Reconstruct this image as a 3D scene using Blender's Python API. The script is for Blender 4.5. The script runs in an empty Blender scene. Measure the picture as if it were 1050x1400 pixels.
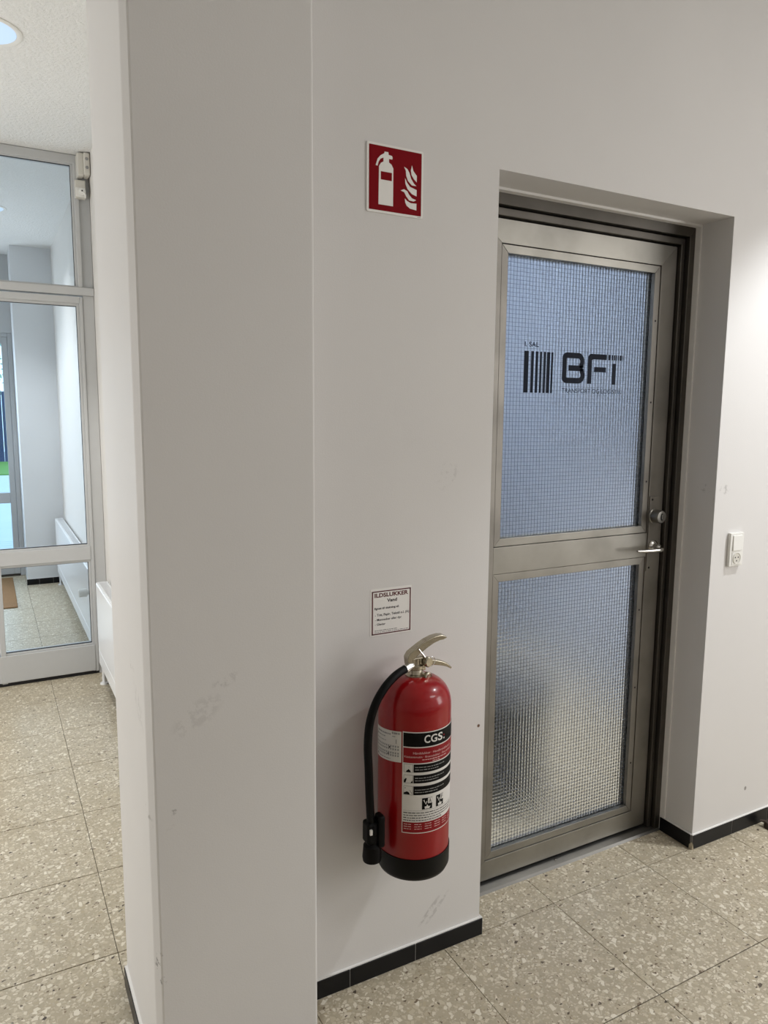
import bpy, bmesh, math, random
from mathutils import Matrix, Vector
random.seed(7)
scene = bpy.context.scene
COL = scene.collection
PI = math.pi

# ------------------------------------------------------------------ camera
def build_camera():
    f, yaw, pitch, roll, D, H = 1004.36, 0.4960, 0.1346, -0.0079, 1.6367, 1.55
    cy, sy, cp, sp, cr, sr = math.cos(yaw), math.sin(yaw), math.cos(pitch), math.sin(pitch), math.cos(roll), math.sin(roll)
    fw = Vector((sy*cp, cy*cp, -sp)); r = Vector((cy, -sy, 0)); d = fw.cross(r)
    r2 = cr*r + sr*d; d2 = -sr*r + cr*d
    m = Matrix((r2, -d2, -fw)).transposed().to_4x4(); m.translation = Vector((0, -D, H))
    cam = bpy.data.cameras.new('camera'); cam.sensor_fit = 'HORIZONTAL'; cam.sensor_width = 36
    cam.lens = 36*f/1050; cam.clip_start = .05
    o = bpy.data.objects.new('camera', cam); o.matrix_world = m; COL.objects.link(o); scene.camera = o
build_camera()

# ------------------------------------------------------------------ world, exposure, lights
CEIL = 2.92
w = bpy.data.worlds.new('world'); scene.world = w; w.use_nodes = True
w.node_tree.nodes['Background'].inputs[0].default_value = (.72, .86, 1, 1)
w.node_tree.nodes['Background'].inputs[1].default_value = 2.6
scene.view_settings.view_transform = 'Standard'; scene.view_settings.look = 'None'
scene.view_settings.exposure = 0.0; scene.view_settings.gamma = 1; scene.view_settings.use_curve_mapping = False

def area(name, loc, tgt, sx, sy, e, col=(1, 1, 1), spread=180):
    l = bpy.data.lights.new(name, 'AREA'); l.shape = 'RECTANGLE'; l.size = sx; l.size_y = sy; l.energy = e; l.color = col
    l.spread = math.radians(spread)
    o = bpy.data.objects.new(name, l); COL.objects.link(o); o.location = loc
    o.rotation_euler = (Vector(tgt)-Vector(loc)).to_track_quat('-Z', 'Y').to_euler(); return o
def spot(name, loc, e, col=(1, 1, 1), ang=100, blend=.35, rad=.06):
    l = bpy.data.lights.new(name, 'SPOT'); l.energy = e; l.color = col; l.spot_size = math.radians(ang); l.spot_blend = blend
    l.shadow_soft_size = rad
    o = bpy.data.objects.new(name, l); COL.objects.link(o); o.location = loc; return o
WARM = (1, .93, .86); COOL = (.80, .90, 1)
spot('downlight_lamp_lobby', (3.0, -.68, CEIL-.02), 112, (.94, .97, 1), 108, .35, .03)         # right of the door, out of frame
area('lobby_side_fill', (4.85, -2.5, 1.7), (1.1, 0, 1.5), 1.8, 1.8, 68, (1, .985, .98))           # broad soft light added from the right; the wall has no window
area('lobby_overhead_fill', (2.9, -2.5, CEIL-.03), (2.9, -2.5, 0), 1.2, .6, 21, (1, .985, .98))  # unseen overhead fill, added to lift the lobby
area('hall_daylight_fill', (-2.4, 1.6, 1.2), (.6, 1.6, .9), 1.6, 1.8, 46, (1, 1, 1))            # daylight added from left of the frame; no window is built
spot('downlight_lamp_hall', (.079, 1.595, CEIL-.015), 82, (1, .985, .96), 102, .4, .06)
spot('downlight_lamp_vestibule', (.092, 4.285, CEIL-.015), 24, (.94, .965, 1), 116, .5, .06)
spot('vestibule_back_fill', (-.55, 4.285, CEIL-.015), 84, (.94, .965, 1), 130, .5, .06)  # added to light the vestibule's back wall; no fitting belongs to it
area('vestibule_daylight', (-.55, 5.85, 1.3), (-.55, 3.5, 1.7), .9, 2.0, 24, (.86, .93, 1))      # daylight through the entrance door
area('stair_blue_fill', (1.5, 2.42, 2.25), (2.9, 1.2, 2.5), 1.2, .9, 25, (.74, .85, 1))          # bluish light added behind the steel door to brighten the upper pane
spot('stair_floor_fill', (2.1, .85, CEIL-.03), 270, (1, .98, .97), 62, .6, .08)  # added to brighten the floor behind the lower pane

# ------------------------------------------------------------------ helpers
def s2l(c):
    c /= 255.0
    return c/12.92 if c <= .04045 else ((c+.055)/1.055)**2.4
def rgb(r, g, b): return (s2l(r), s2l(g), s2l(b), 1)

class NT:
    def __init__(s, name):
        s.m = bpy.data.materials.new(name); s.m.use_nodes = True; s.t = s.m.node_tree; s.n = s.t.nodes
        s.bsdf = s.n['Principled BSDF']; s.out = s.n['Material Output']
    def add(s, typ, **kw):
        n = s.n.new(typ)
        for k, v in kw.items(): setattr(n, k, v)
        return n
    def link(s, a, b): s.t.links.new(a, b)
    def put(s, sock, v):
        if isinstance(v, bpy.types.NodeSocket): s.link(v, sock)
        else: sock.default_value = v
    def math(s, op, a, b=0.0, c=None, clamp=False):
        n = s.add('ShaderNodeMath', operation=op, use_clamp=clamp); s.put(n.inputs[0], a); s.put(n.inputs[1], b)
        if c is not None: s.put(n.inputs[2], c)
        return n.outputs[0]
    def vmath(s, op, a, b):
        n = s.add('ShaderNodeVectorMath', operation=op); s.put(n.inputs[0], a); s.put(n.inputs[1], b); return n
    def ramp(s, x, lo, hi):
        n = s.add('ShaderNodeMapRange', interpolation_type='SMOOTHSTEP'); s.put(n.inputs[0], x); n.inputs[1].default_value = lo; n.inputs[2].default_value = hi
        return n.outputs[0]
    def mix(s, f, a, b):
        n = s.add('ShaderNodeMix', data_type='RGBA'); s.put(n.inputs[0], f); s.put(n.inputs[6], a); s.put(n.inputs[7], b); return n.outputs[2]
    def noise(s, vec, scale, detail=2, rough=.5):
        n = s.add('ShaderNodeTexNoise'); s.put(n.inputs['Vector'], vec); n.inputs['Scale'].default_value = scale
        n.inputs['Detail'].default_value = detail; n.inputs['Roughness'].default_value = rough; return n
    def bump(s, h, strength, dist):
        n = s.add('ShaderNodeBump'); n.inputs['Strength'].default_value = strength; n.inputs['Distance'].default_value = dist
        s.put(n.inputs['Height'], h); s.link(n.outputs[0], s.bsdf.inputs['Normal']); return n
    def pos(s): return s.add('ShaderNodeNewGeometry').outputs['Position']
    def obj(s): return s.add('ShaderNodeTexCoord').outputs['Object']

def plain(name, col, rough=.5, metal=0.0, spec=.5, noise=0.0, coat=0.0):
    t = NT(name); b = t.bsdf
    b.inputs['Roughness'].default_value = rough; b.inputs['Metallic'].default_value = metal
    b.inputs['Specular IOR Level'].default_value = spec; b.inputs['Coat Weight'].default_value = coat; b.inputs['Coat Roughness'].default_value = .08
    n = t.noise(t.obj(), 40, 3)
    dark = tuple(c*(1-noise) for c in col[:3])+(1,)
    t.link(t.mix(n.outputs[0], dark, col), b.inputs['Base Color'])
    return t.m

def wall_paint(name, col, scuffs=(), rough=.6, bump=.12, scale=260, depth=.002):
    t = NT(name); p = t.pos(); n = t.noise(p, 2.2, 3)
    c = t.mix(t.ramp(n.outputs[0], .3, .7), tuple(x*.975 for x in col[:3])+(1,), col)
    fine = t.noise(p, 55, 5, .65).outputs[0]
    for (x, y, z, rx, rz, shear, strength, thr, dk) in scuffs:
        v = t.vmath('SUBTRACT', p, (x, y, z)).outputs[0]
        sx = t.add('ShaderNodeSeparateXYZ'); t.link(v, sx.inputs[0])
        hx = t.math('ADD', sx.outputs[0], sx.outputs[1])
        u = t.math('DIVIDE', t.math('SUBTRACT', hx, t.math('MULTIPLY', sx.outputs[2], shear)), rx)
        q = t.math('DIVIDE', sx.outputs[2], rz)
        d = t.math('ADD', t.math('MULTIPLY', u, u), t.math('MULTIPLY', q, q))
        m = t.math('MULTIPLY', t.ramp(d, 1.0, .2), t.ramp(fine, thr, thr+.12)); m = t.math('MULTIPLY', m, strength)
        c = t.mix(m, c, dk)
    t.link(c, t.bsdf.inputs['Base Color']); t.bsdf.inputs['Roughness'].default_value = rough
    t.bsdf.inputs['Specular IOR Level'].default_value = .35
    t.bump(t.noise(p, scale, 3).outputs[0], bump, depth)
    return t.m

def brushed(name, col, rough, axis=2, amt=.1):
    t = NT(name); b = t.bsdf; b.inputs['Metallic'].default_value = 1.0
    mp = t.add('ShaderNodeMapping'); t.link(t.pos(), mp.inputs[0])
    sc = [340, 340, 340]; sc[axis] = 5; mp.inputs['Scale'].default_value = sc
    n = t.noise(mp.outputs[0], 1, 4, .6).outputs[0]
    n2 = t.noise(t.pos(), 5, 4).outputs[0]
    c = t.mix(n, tuple(x*(1-amt) for x in col[:3])+(1,), col)
    c = t.mix(t.ramp(n2, .35, .75), c, tuple(x*.70 for x in col[:3])+(1,))
    t.link(c, b.inputs['Base Color'])
    t.link(t.math('ADD', t.math('MULTIPLY', n, .12), t.math('ADD', rough-.1, t.math('MULTIPLY', n2, .1))), b.inputs['Roughness'])
    t.bump(n, .05, .001); return t.m

def terrazzo(name):
    t = NT(name); oi = t.add('ShaderNodeObjectInfo')
    off = t.add('ShaderNodeCombineXYZ'); r = oi.outputs['Random']
    t.link(t.math('MULTIPLY', r, 37.0), off.inputs[0]); t.link(t.math('MULTIPLY', r, 91.0), off.inputs[1])
    p = t.vmath('ADD', t.obj(), off.outputs[0]).outputs[0]
    dn = t.noise(p, 60, 2); dv = t.vmath('SUBTRACT', dn.outputs['Color'], (.5, .5, .5)).outputs[0]
    dv = t.vmath('MULTIPLY', dv, (.008, .008, 0)).outputs[0]
    p = t.vmath('ADD', p, dv).outputs[0]
    base = t.mix(t.noise(p, 18, 4).outputs[0], rgb(166, 154, 132), rgb(188, 177, 154))
    base = t.mix(t.math('MULTIPLY', r, .35), base, rgb(186, 174, 148))
    def layer(c, scale, keep, gap0, gap1, ca, cb, stretch, seed):
        mp = t.add('ShaderNodeMapping'); t.link(p, mp.inputs[0]); mp.inputs['Scale'].default_value = stretch; mp.inputs['Location'].default_value = (seed, seed*1.7, 0)
        v = t.add('ShaderNodeTexVoronoi', voronoi_dimensions='2D', feature='F1'); v.inputs['Scale'].default_value = scale; t.link(mp.outputs[0], v.inputs['Vector'])
        e = t.add('ShaderNodeTexVoronoi', voronoi_dimensions='2D', feature='DISTANCE_TO_EDGE'); e.inputs['Scale'].default_value = scale; t.link(mp.outputs[0], e.inputs['Vector'])
        sp = t.add('ShaderNodeSeparateColor'); t.link(v.outputs['Color'], sp.inputs[0])
        g = t.math('ADD', gap0, t.math('MULTIPLY', sp.outputs[1], gap1))
        m = t.math('MULTIPLY', t.ramp(t.math('SUBTRACT', e.outputs[0], g), 0, .035), t.math('LESS_THAN', sp.outputs[0], keep))
        return t.mix(m, c, t.mix(sp.outputs[2], ca, cb))
    c = layer(base, 150, .6, .05, .2, rgb(206, 197, 176), rgb(160, 148, 124), (1, 1, 1), 3.1)
    c = layer(c, 80, .52, .04, .24, rgb(224, 216, 198), rgb(180, 167, 140), (1, 1.25, 1), 8.3)
    c = layer(c, 60, .28, .04, .26, rgb(230, 223, 206), rgb(188, 176, 150), (1.2, 1, 1), 5.7)
    c = layer(c, 70, .035, .12, .22, rgb(72, 62, 52), rgb(128, 110, 88), (1, 1.5, 1), 12.9)
    c = layer(c, 130, .022, .05, .2, rgb(96, 84, 70), rgb(140, 122, 98), (1.4, 1, 1), 17.2)
    t.link(c, t.bsdf.inputs['Base Color']); t.bsdf.inputs['Roughness'].default_value = .38
    return t.m

def clear_glass(name, tint, refl=1.0):
    t = NT(name); tr = t.add('ShaderNodeBsdfTransparent'); tr.inputs[0].default_value = tint
    gl = t.add('ShaderNodeBsdfGlossy'); gl.inputs['Roughness'].default_value = .02
    fr = t.add('ShaderNodeFresnel'); fr.inputs[0].default_value = 1.45
    mx = t.add('ShaderNodeMixShader'); t.link(t.math('MULTIPLY', fr.outputs[0], refl), mx.inputs[0]); t.link(tr.outputs[0], mx.inputs[1]); t.link(gl.outputs[0], mx.inputs[2])
    t.link(mx.outputs[0], t.out.inputs[0]); return t.m

def wired_glass(name):
    """cast glass: rough transmission, the front dimpled on the pitch of the wire mesh"""
    t = NT(name); b = t.bsdf; b.inputs['Transmission Weight'].default_value = 1; b.inputs['IOR'].default_value = 1.12
    b.inputs['Base Color'].default_value = (.93, .96, .97, 1); b.inputs['Roughness'].default_value = .30
    b.inputs['Specular IOR Level'].default_value = .6
    p = t.pos(); s = t.add('ShaderNodeSeparateXYZ'); t.link(p, s.inputs[0]); k = 2*PI/.0125
    h = t.math('MULTIPLY', t.math('COSINE', t.math('MULTIPLY', t.math('SUBTRACT', s.outputs[0], 1.388), k)), t.math('COSINE', t.math('MULTIPLY', s.outputs[2], k)))
    h2 = t.math('ADD', t.math('COSINE', t.math('MULTIPLY', t.math('SUBTRACT', s.outputs[0], 1.388), k)), t.math('COSINE', t.math('MULTIPLY', s.outputs[2], k)))
    h = t.math('ADD', t.math('MULTIPLY', h2, .5), t.math('MULTIPLY', t.noise(p, 30, 2).outputs[0], .6))
    t.bump(h, .7, .0030); return t.m

# ---- mesh builder
class MB:
    def __init__(s): s.v = []; s.f = []
    def quad(s, a, b, c, d):
        n = len(s.v); s.v += [a, b, c, d]; s.f.append((n, n+1, n+2, n+3)); return s
    def box(s, x0, x1, y0, y1, z0, z1):
        n = len(s.v)
        s.v += [(x0,y0,z0),(x1,y0,z0),(x1,y1,z0),(x0,y1,z0),(x0,y0,z1),(x1,y0,z1),(x1,y1,z1),(x0,y1,z1)]
        s.f += [tuple(n+i for i in q) for q in ((0,3,2,1),(4,5,6,7),(0,1,5,4),(1,2,6,5),(2,3,7,6),(3,0,4,7))]; return s
    def prism(s, poly, y0, y1, fn=None):
        """poly: (x, z) loop, extruded along y"""
        fn = fn or (lambda a, d, c: (a, d, c)); n = len(s.v); k = len(poly)
        s.v += [fn(x, y0, z) for x, z in poly]+[fn(x, y1, z) for x, z in poly]
        s.f.append(tuple(range(n, n+k))); s.f.append(tuple(range(n+2*k-1, n+k-1, -1)))
        for i in range(k): j = (i+1) % k; s.f.append((n+i, n+k+i, n+k+j, n+j))
        return s
    def lathe(s, prof, org, axis=(0, 0, 1), seg=40):
        """prof: (radius, height) pairs about an axis through org"""
        a = Vector(axis).normalized(); u = a.orthogonal().normalized(); q = a.cross(u); o = Vector(org); n = len(s.v); k = len(prof)
        for i in range(seg):
            t = 2*PI*i/seg; d = u*math.cos(t)+q*math.sin(t)
            s.v += [tuple(o+d*r+a*h) for r, h in prof]
        for i in range(seg):
            j = (i+1) % seg
            for m in range(k-1): s.f.append((n+i*k+m, n+j*k+m, n+j*k+m+1, n+i*k+m+1))
        if prof[0][0] > 1e-6: s.f.append(tuple(n+i*k for i in range(seg-1, -1, -1)))
        if prof[-1][0] > 1e-6: s.f.append(tuple(n+i*k+k-1 for i in range(seg)))
        return s
    def tube(s, pts, rad, seg=12, flat=1.0, sub=1):
        P = [Vector(p) for p in pts]; Rr = rad if isinstance(rad, (list, tuple)) else [rad]*len(P)
        if sub > 1:                                                     # Catmull-Rom
            Q = []; R2 = []
            for i in range(len(P)-1):
                a, b, c, d = P[max(i-1, 0)], P[i], P[i+1], P[min(i+2, len(P)-1)]
                for j in range(sub):
                    t = j/sub
                    Q.append(.5*((2*b)+(c-a)*t+(2*a-5*b+4*c-d)*t*t+(3*b-a-3*c+d)*t**3)); R2.append(Rr[i]+(Rr[i+1]-Rr[i])*t)
            P = Q+[P[-1]]; Rr = R2+[Rr[-1]]
        n = len(s.v); ref = None
        for i, p in enumerate(P):
            t = (P[min(i+1, len(P)-1)]-P[max(i-1, 0)]).normalized()
            if ref is None: ref = t.orthogonal().normalized()
            if flat != 1.0: ref = Vector((0, 1, 0))
            ref = (ref-t*ref.dot(t)).normalized(); b = t.cross(ref)
            for k in range(seg):
                a = 2*PI*k/seg; s.v.append(tuple(p+ref*math.cos(a)*Rr[i]*flat+b*math.sin(a)*Rr[i]))
        for i in range(len(P)-1):
            for k in range(seg):
                j = (k+1) % seg; s.f.append((n+i*seg+k, n+i*seg+j, n+(i+1)*seg+j, n+(i+1)*seg+k))
        s.f.append(tuple(n+k for k in range(seg-1, -1, -1))); m = n+(len(P)-1)*seg; s.f.append(tuple(m+k for k in range(seg))); return s
    def build(s, name, mat, parent=None, smooth=False, bevel=0.0, seg=2, **tags):
        me = bpy.data.meshes.new(name); me.from_pydata([tuple(v) for v in s.v], [], s.f)
        bm = bmesh.new(); bm.from_mesh(me); bmesh.ops.recalc_face_normals(bm, faces=bm.faces); bm.to_mesh(me); bm.free()
        me.materials.append(mat)
        if smooth:
            me.polygons.foreach_set('use_smooth', [True]*len(me.polygons)); me.set_sharp_from_angle(angle=math.radians(38))
        o = bpy.data.objects.new(name, me); COL.objects.link(o)
        if parent: o.parent = parent; o.matrix_parent_inverse = parent.matrix_basis.inverted()
        if bevel:
            b = o.modifiers.new('bevel', 'BEVEL'); b.width = bevel; b.segments = seg; b.limit_method = 'ANGLE'
        for k, v in tags.items(): o[k] = v
        return o
def empty(name, loc=(0, 0, 0), **tags):
    o = bpy.data.objects.new(name, None); COL.objects.link(o); o.location = loc; o.empty_display_size = .05
    for k, v in tags.items(): o[k] = v
    return o
def thing(name, loc, label, cat, group=None):
    o = empty(name, loc, label=label, category=cat)
    if group: o['group'] = group
    return o
def struct(name, mb, mat, **kw): return mb.build(name, mat, None, kind='structure', **kw)
def reorigin(o, x, y, z):
    o.data.transform(Matrix.Translation((-x, -y, -z))); o.location = (x, y, z); return o

def text_2d(body, bold=0.0):
    c = bpy.data.curves.new('text', 'FONT'); c.body = body; c.size = 1; c.offset = bold; c.resolution_u = 3; c.fill_mode = 'FRONT'
    o = bpy.data.objects.new('text', c); COL.objects.link(o)
    dg = bpy.context.evaluated_depsgraph_get(); me = o.evaluated_get(dg).to_mesh()
    v = [(p.co.x, p.co.y) for p in me.vertices]; f = [tuple(p.vertices) for p in me.polygons]
    o.evaluated_get(dg).to_mesh_clear(); bpy.data.objects.remove(o); bpy.data.curves.remove(c); return v, f
def add_text(mb, body, x0, x1, z0, z1, fn, bold=0.0):
    """writes body into the box x0..x1, z0..z1 (cap height) through fn(x, z)"""
    v, f = text_2d(body, bold)
    ax, bx = min(p[0] for p in v), max(p[0] for p in v); cap, _ = text_2d('H', bold); h0, h1 = min(p[1] for p in cap), max(p[1] for p in cap)
    n = len(mb.v)
    mb.v += [fn(x0+(x-ax)/(bx-ax)*(x1-x0), z0+(y-h0)/(h1-h0)*(z1-z0)) for x, y in v]; mb.f += [tuple(n+i for i in q) for q in f]
def flat_poly(mb, poly, fn):
    n = len(mb.v); mb.v += [fn(x, z) for x, z in poly]; mb.f.append(tuple(range(n, n+len(poly))))
def flat_rect(mb, x0, x1, z0, z1, fn, seg=1):
    for i in range(seg):
        a = x0+(x1-x0)*i/seg; b = x0+(x1-x0)*(i+1)/seg; flat_poly(mb, [(a, z0), (b, z0), (b, z1), (a, z1)], fn)

# ------------------------------------------------------------------ materials
SC = rgb(120, 114, 110)
M = {}
WALLC = rgb(225, 223, 221)
M['wall'] = wall_paint('white_wall_paint', WALLC, [
    (1.075, 0, 1.385, .045, .045, .3, .16, .52, SC), (1.045, 0, .135,   .012, .045, .9, .32, .42, rgb(140, 135, 132)), (1.07, 0, .135, .010, .05, .9, .28, .44, rgb(140, 135, 132)),
    (2.157, .045, 1.30, .035, .02, -.3, .30, .50, rgb(84, 78, 74)), (2.157, -.006, 1.24, .012, .04, .3, .25, .52, rgb(90, 84, 80)),
    (2.44, 0, .16, .008, .01, 0, .8, .3, SC), (1.20, 0, .66, .006, .006, 0, 1, .2, rgb(110, 80, 60))])
M['pillar'] = wall_paint('white_pillar_paint', WALLC, [
    (.36, -.154, .915, .05, .05, .8, .14, .46, SC), (.42, -.154, .98, .03, .02, .8, .22, .5, SC), (.30, -.154, .70, .025, .03, .5, .45, .56, rgb(90, 84, 80)),
    (.262, -.15, .36, .02, .05, 0, .9, .55, rgb(70, 66, 64))], bump=.10)
M['hall_wall'] = wall_paint('white_hall_paint', rgb(228, 225, 220))
M['vestibule_wall'] = wall_paint('vestibule_paint', rgb(226, 228, 230))
M['ceiling'] = wall_paint('stippled_ceiling', rgb(234, 234, 232), bump=1.0, scale=80, rough=.9, depth=.006)
M['terrazzo'] = terrazzo('beige_terrazzo')
M['grout'] = plain('dark_grout', rgb(74, 66, 56), .9)
M['black_tile'] = plain('black_glazed_tile', rgb(13, 14, 18), .35, spec=.28, noise=.3)
M['tile_grout'] = plain('grey_tile_grout', rgb(120, 118, 116), .9)
M['caulk'] = plain('white_caulk', rgb(235, 233, 230), .5)
M['steel_h'] = brushed('brushed_steel_across', rgb(158, 155, 147), .44, 0)
M['steel_v'] = brushed('brushed_steel_upright', rgb(152, 148, 141), .52, 2)
M['steel_frame'] = brushed('brushed_steel_frame', rgb(102, 98, 92), .46, 2)
M['steel_dark'] = plain('dark_steel', rgb(40, 38, 36), .6, .3)  # dark metal of screws, bracket and entrance threshold
M['sill_steel'] = brushed('worn_steel_sill', rgb(168, 167, 164), .42, 0, .25)
M['lock_steel'] = plain('dull_lock_steel', rgb(140, 138, 132), .33, 1, noise=.15)
M['chrome'] = plain('polished_handle_steel', rgb(205, 203, 198), .16, 1)
M['wired'] = wired_glass('wired_cast_glass')
M['wire'] = plain('embedded_wire', rgb(124, 130, 142), .5, .4)
M['ink'] = plain('dark_navy_vinyl', rgb(14, 22, 38), .6, spec=.15)
M['ink_thin'] = plain('grey_navy_vinyl', rgb(26, 34, 50), .6, spec=.15)
M['red'] = plain('glossy_red_enamel', rgb(150, 2, 10), .30, coat=.4, spec=.3, noise=.06)
M['sign_red'] = plain('sign_red', rgb(128, 4, 18), .6, spec=.1)
M['sign_white'] = plain('sign_white', rgb(240, 238, 234), .5)
M['label_white'] = plain('label_white', rgb(222, 219, 214), .42)
M['label_red'] = plain('label_red', rgb(138, 14, 24), .45, spec=.25)
M['label_black'] = plain('label_black', rgb(5, 5, 6), .5, spec=.15)
M['print'] = plain('dark_print', rgb(52, 46, 50), .6)
M['maroon'] = plain('maroon_print', rgb(92, 30, 36), .6)
M['pale_print'] = plain('pale_print', rgb(226, 190, 186), .6)
M['rubber'] = plain('black_rubber', rgb(4, 4, 5), .5, spec=.15, noise=.2)
M['boot'] = plain('black_plastic_boot', rgb(5, 5, 6), .45, spec=.18, noise=.2)
M['valve'] = plain('nickel_valve', rgb(190, 182, 164), .24, 1, noise=.15)
M['zinc'] = plain('bright_ferrule', rgb(220, 220, 220), .22, 1)
M['grey_paint'] = plain('grey_metal_paint', rgb(198, 199, 199), .42, noise=.04)
M['grey_paint_dark'] = plain('grey_profile_paint', rgb(184, 186, 187), .42, noise=.04)
M['gasket'] = plain('black_gasket', rgb(20, 20, 24), .6)
M['white_plastic'] = plain('white_plastic', rgb(236, 235, 230), .35)
M['cream_plastic'] = plain('cream_plastic', rgb(214, 211, 202), .4)
M['grey_plastic'] = plain('grey_plastic', rgb(150, 150, 148), .5)
M['hole'] = plain('dark_hole', rgb(25, 25, 25), .8)
M['radiator'] = plain('white_radiator_enamel', rgb(232, 233, 234), .3)
M['coir'] = plain('brown_coir', rgb(150, 112, 70), .95, noise=.4)
M['clear'] = clear_glass('clear_pane', (.945, .972, .99, 1), .7)
M['clear2'] = clear_glass('entrance_pane', (.80, .90, .95, 1), .5)
M['lampcone'] = plain('bright_reflector', rgb(225, 232, 240), .3, .3)
t = NT('lamp_glow'); t.bsdf.inputs['Base Color'].default_value = (.04, .05, .06, 1); t.bsdf.inputs['Emission Color'].default_value = (.60, .78, 1, 1); t.bsdf.inputs['Emission Strength'].default_value = .95
M['lamp'] = t.m
M['brown'] = plain('plain_dark_brown', rgb(58, 44, 36), .6)
M['back_wall'] = wall_paint('stair_hall_paint', rgb(205, 212, 226))
M['bin'] = plain('dark_grey_plastic', rgb(30, 33, 38), .5)
M['grass'] = plain('lawn_green', rgb(110, 160, 70), .9, noise=.4)
M['paving'] = plain('outdoor_paving', rgb(196, 204, 206), .8, noise=.1)
M['navy'] = plain('navy_boards', rgb(52, 66, 100), .6, noise=.3)
M['leaf'] = plain('pale_foliage', rgb(170, 196, 170), .8, noise=.3)
M['bark'] = plain('bark', rgb(80, 70, 60), .9, noise=.4)

# ------------------------------------------------------------------ setting: floor of terrazzo tiles
TILE = .4207; X0 = .2519
floor = struct('floor', MB().box(-2.6, 5.1, -4.1, 6.0, -.05, -.004), M['grout'], label='beige terrazzo tile floor of the lobby, hall and vestibule')
g = .0010
tile_mb = MB(); tile_mb.box(g*.9, TILE-g*.9, g*1.5, TILE-g*1.5, -.004, 0)
proto = tile_mb.build('floor_tile', M['terrazzo'], floor, bevel=.0006, seg=1); first = True
for i in range(-7, 12):
    for j in range(-6, 15):
        x = X0+i*TILE; y = j*TILE
        if j >= 1 and x > .60: continue
        if j >= 7 and x < -1.2: continue
        if j == 0 and x > 2.2: continue
        o = proto if first else proto.copy()
        if not first: COL.objects.link(o)
        first = False; o.location = (x, y, 0)
# ------------------------------------------------------------------ walls, ceiling
DX0, DX1, DZ = 1.2207, 2.157, 2.182
wb = MB()
T = .286
def rect_with_hole(mb, x0, x1, z0, z1):
    for y in (0, T):
        for q in ([(x0, z0), (DX0, z0), (DX0, DZ), (x0, DZ)], [(DX1, z0), (x1, z0), (x1, DZ), (DX1, DZ)], [(x0, DZ), (DX0, DZ), (DX1, DZ), (x1, DZ), (x1, z1), (x0, z1)]):
            mb.quad(*[(a, y, c) for a, c in q]) if len(q) == 4 else (mb.v.extend([(a, y, c) for a, c in q]), mb.f.append(tuple(range(len(mb.v)-6, len(mb.v)))))
    mb.quad((DX0, 0, z0), (DX0, T, z0), (DX0, T, DZ), (DX0, 0, DZ)); mb.quad((DX1, 0, z0), (DX1, 0, DZ), (DX1, T, DZ), (DX1, T, z0)); mb.quad((DX0, 0, DZ), (DX0, T, DZ), (DX1, T, DZ), (DX1, 0, DZ))
    mb.quad((x0, 0, z0), (x0, 0, z1), (x0, T, z1), (x0, T, z0)); mb.quad((x1, 0, z0), (x1, T, z0), (x1, T, z1), (x1, 0, z1))
rect_with_hole(wb, .6312, 5.0, 0, CEIL)
struct('wall_back', wb, M['wall'])
# pillar that ends the wall; bullnosed front edges
pl = MB(); pts = []
def arc(cx, cy, r, a0, a1, n=6): return [(cx+r*math.cos(math.radians(a0+(a1-a0)*k/n)), cy+r*math.sin(math.radians(a0+(a1-a0)*k/n))) for k in range(n+1)]
XL, XR, YF, YB = .2578, .6312, -.154, .286
loop = [(XR, YB), (XL, YB)]+[(XL, YF+.030), (XL+.0012, YF+.025), (XL+.0095, YF+.0035), (XL+.013, YF)]+arc(XR-.007, YF+.007, .007, 270, 360)
n = len(loop); pl.v = [(x, y, 0) for x, y in loop]+[(x, y, CEIL) for x, y in loop]
pl.f = [tuple(range(n)), tuple(range(2*n-1, n-1, -1))]+[(i, (i+1) % n, n+(i+1) % n, n+i) for i in range(n)]
struct('wall_pillar', pl, M['pillar'])
struct('wall_hall', MB().box(.58, .72, .286, 6.1, 0, CEIL), M['hall_wall'])
struct('ceiling', MB().box(-2.6, 5.1, -4.1, 6.1, CEIL, CEIL+.1), M['ceiling'])
struct('wall_left', MB().box(-2.6, -2.5, -4.1, 2.96, 0, CEIL), M['hall_wall'])
struct('wall_hall_end', MB().box(-2.5, -1.2, 2.86, 2.96, 0, CEIL), M['hall_wall'])
struct('wall_front', MB().box(-2.6, 5.1, -4.1, -4.0, 0, CEIL), M['wall'])
struct('wall_right', MB().box(5.0, 5.1, -4.1, T, 0, CEIL), M['wall'])
# vestibule shell
vw = MB(); vw.box(.262, .58, 5.5, 6.1, 0, CEIL)
struct('wall_vestibule', vw, M['vestibule_wall'])
struct('wall_vestibule_left', MB().box(-1.3, -1.2, 2.96, 6.1, 0, CEIL), M['vestibule_wall'])
struct('wall_entrance', MB().box(-1.2, .262, 5.95, 6.1, 2.236, CEIL), M['grey_paint'])

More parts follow.
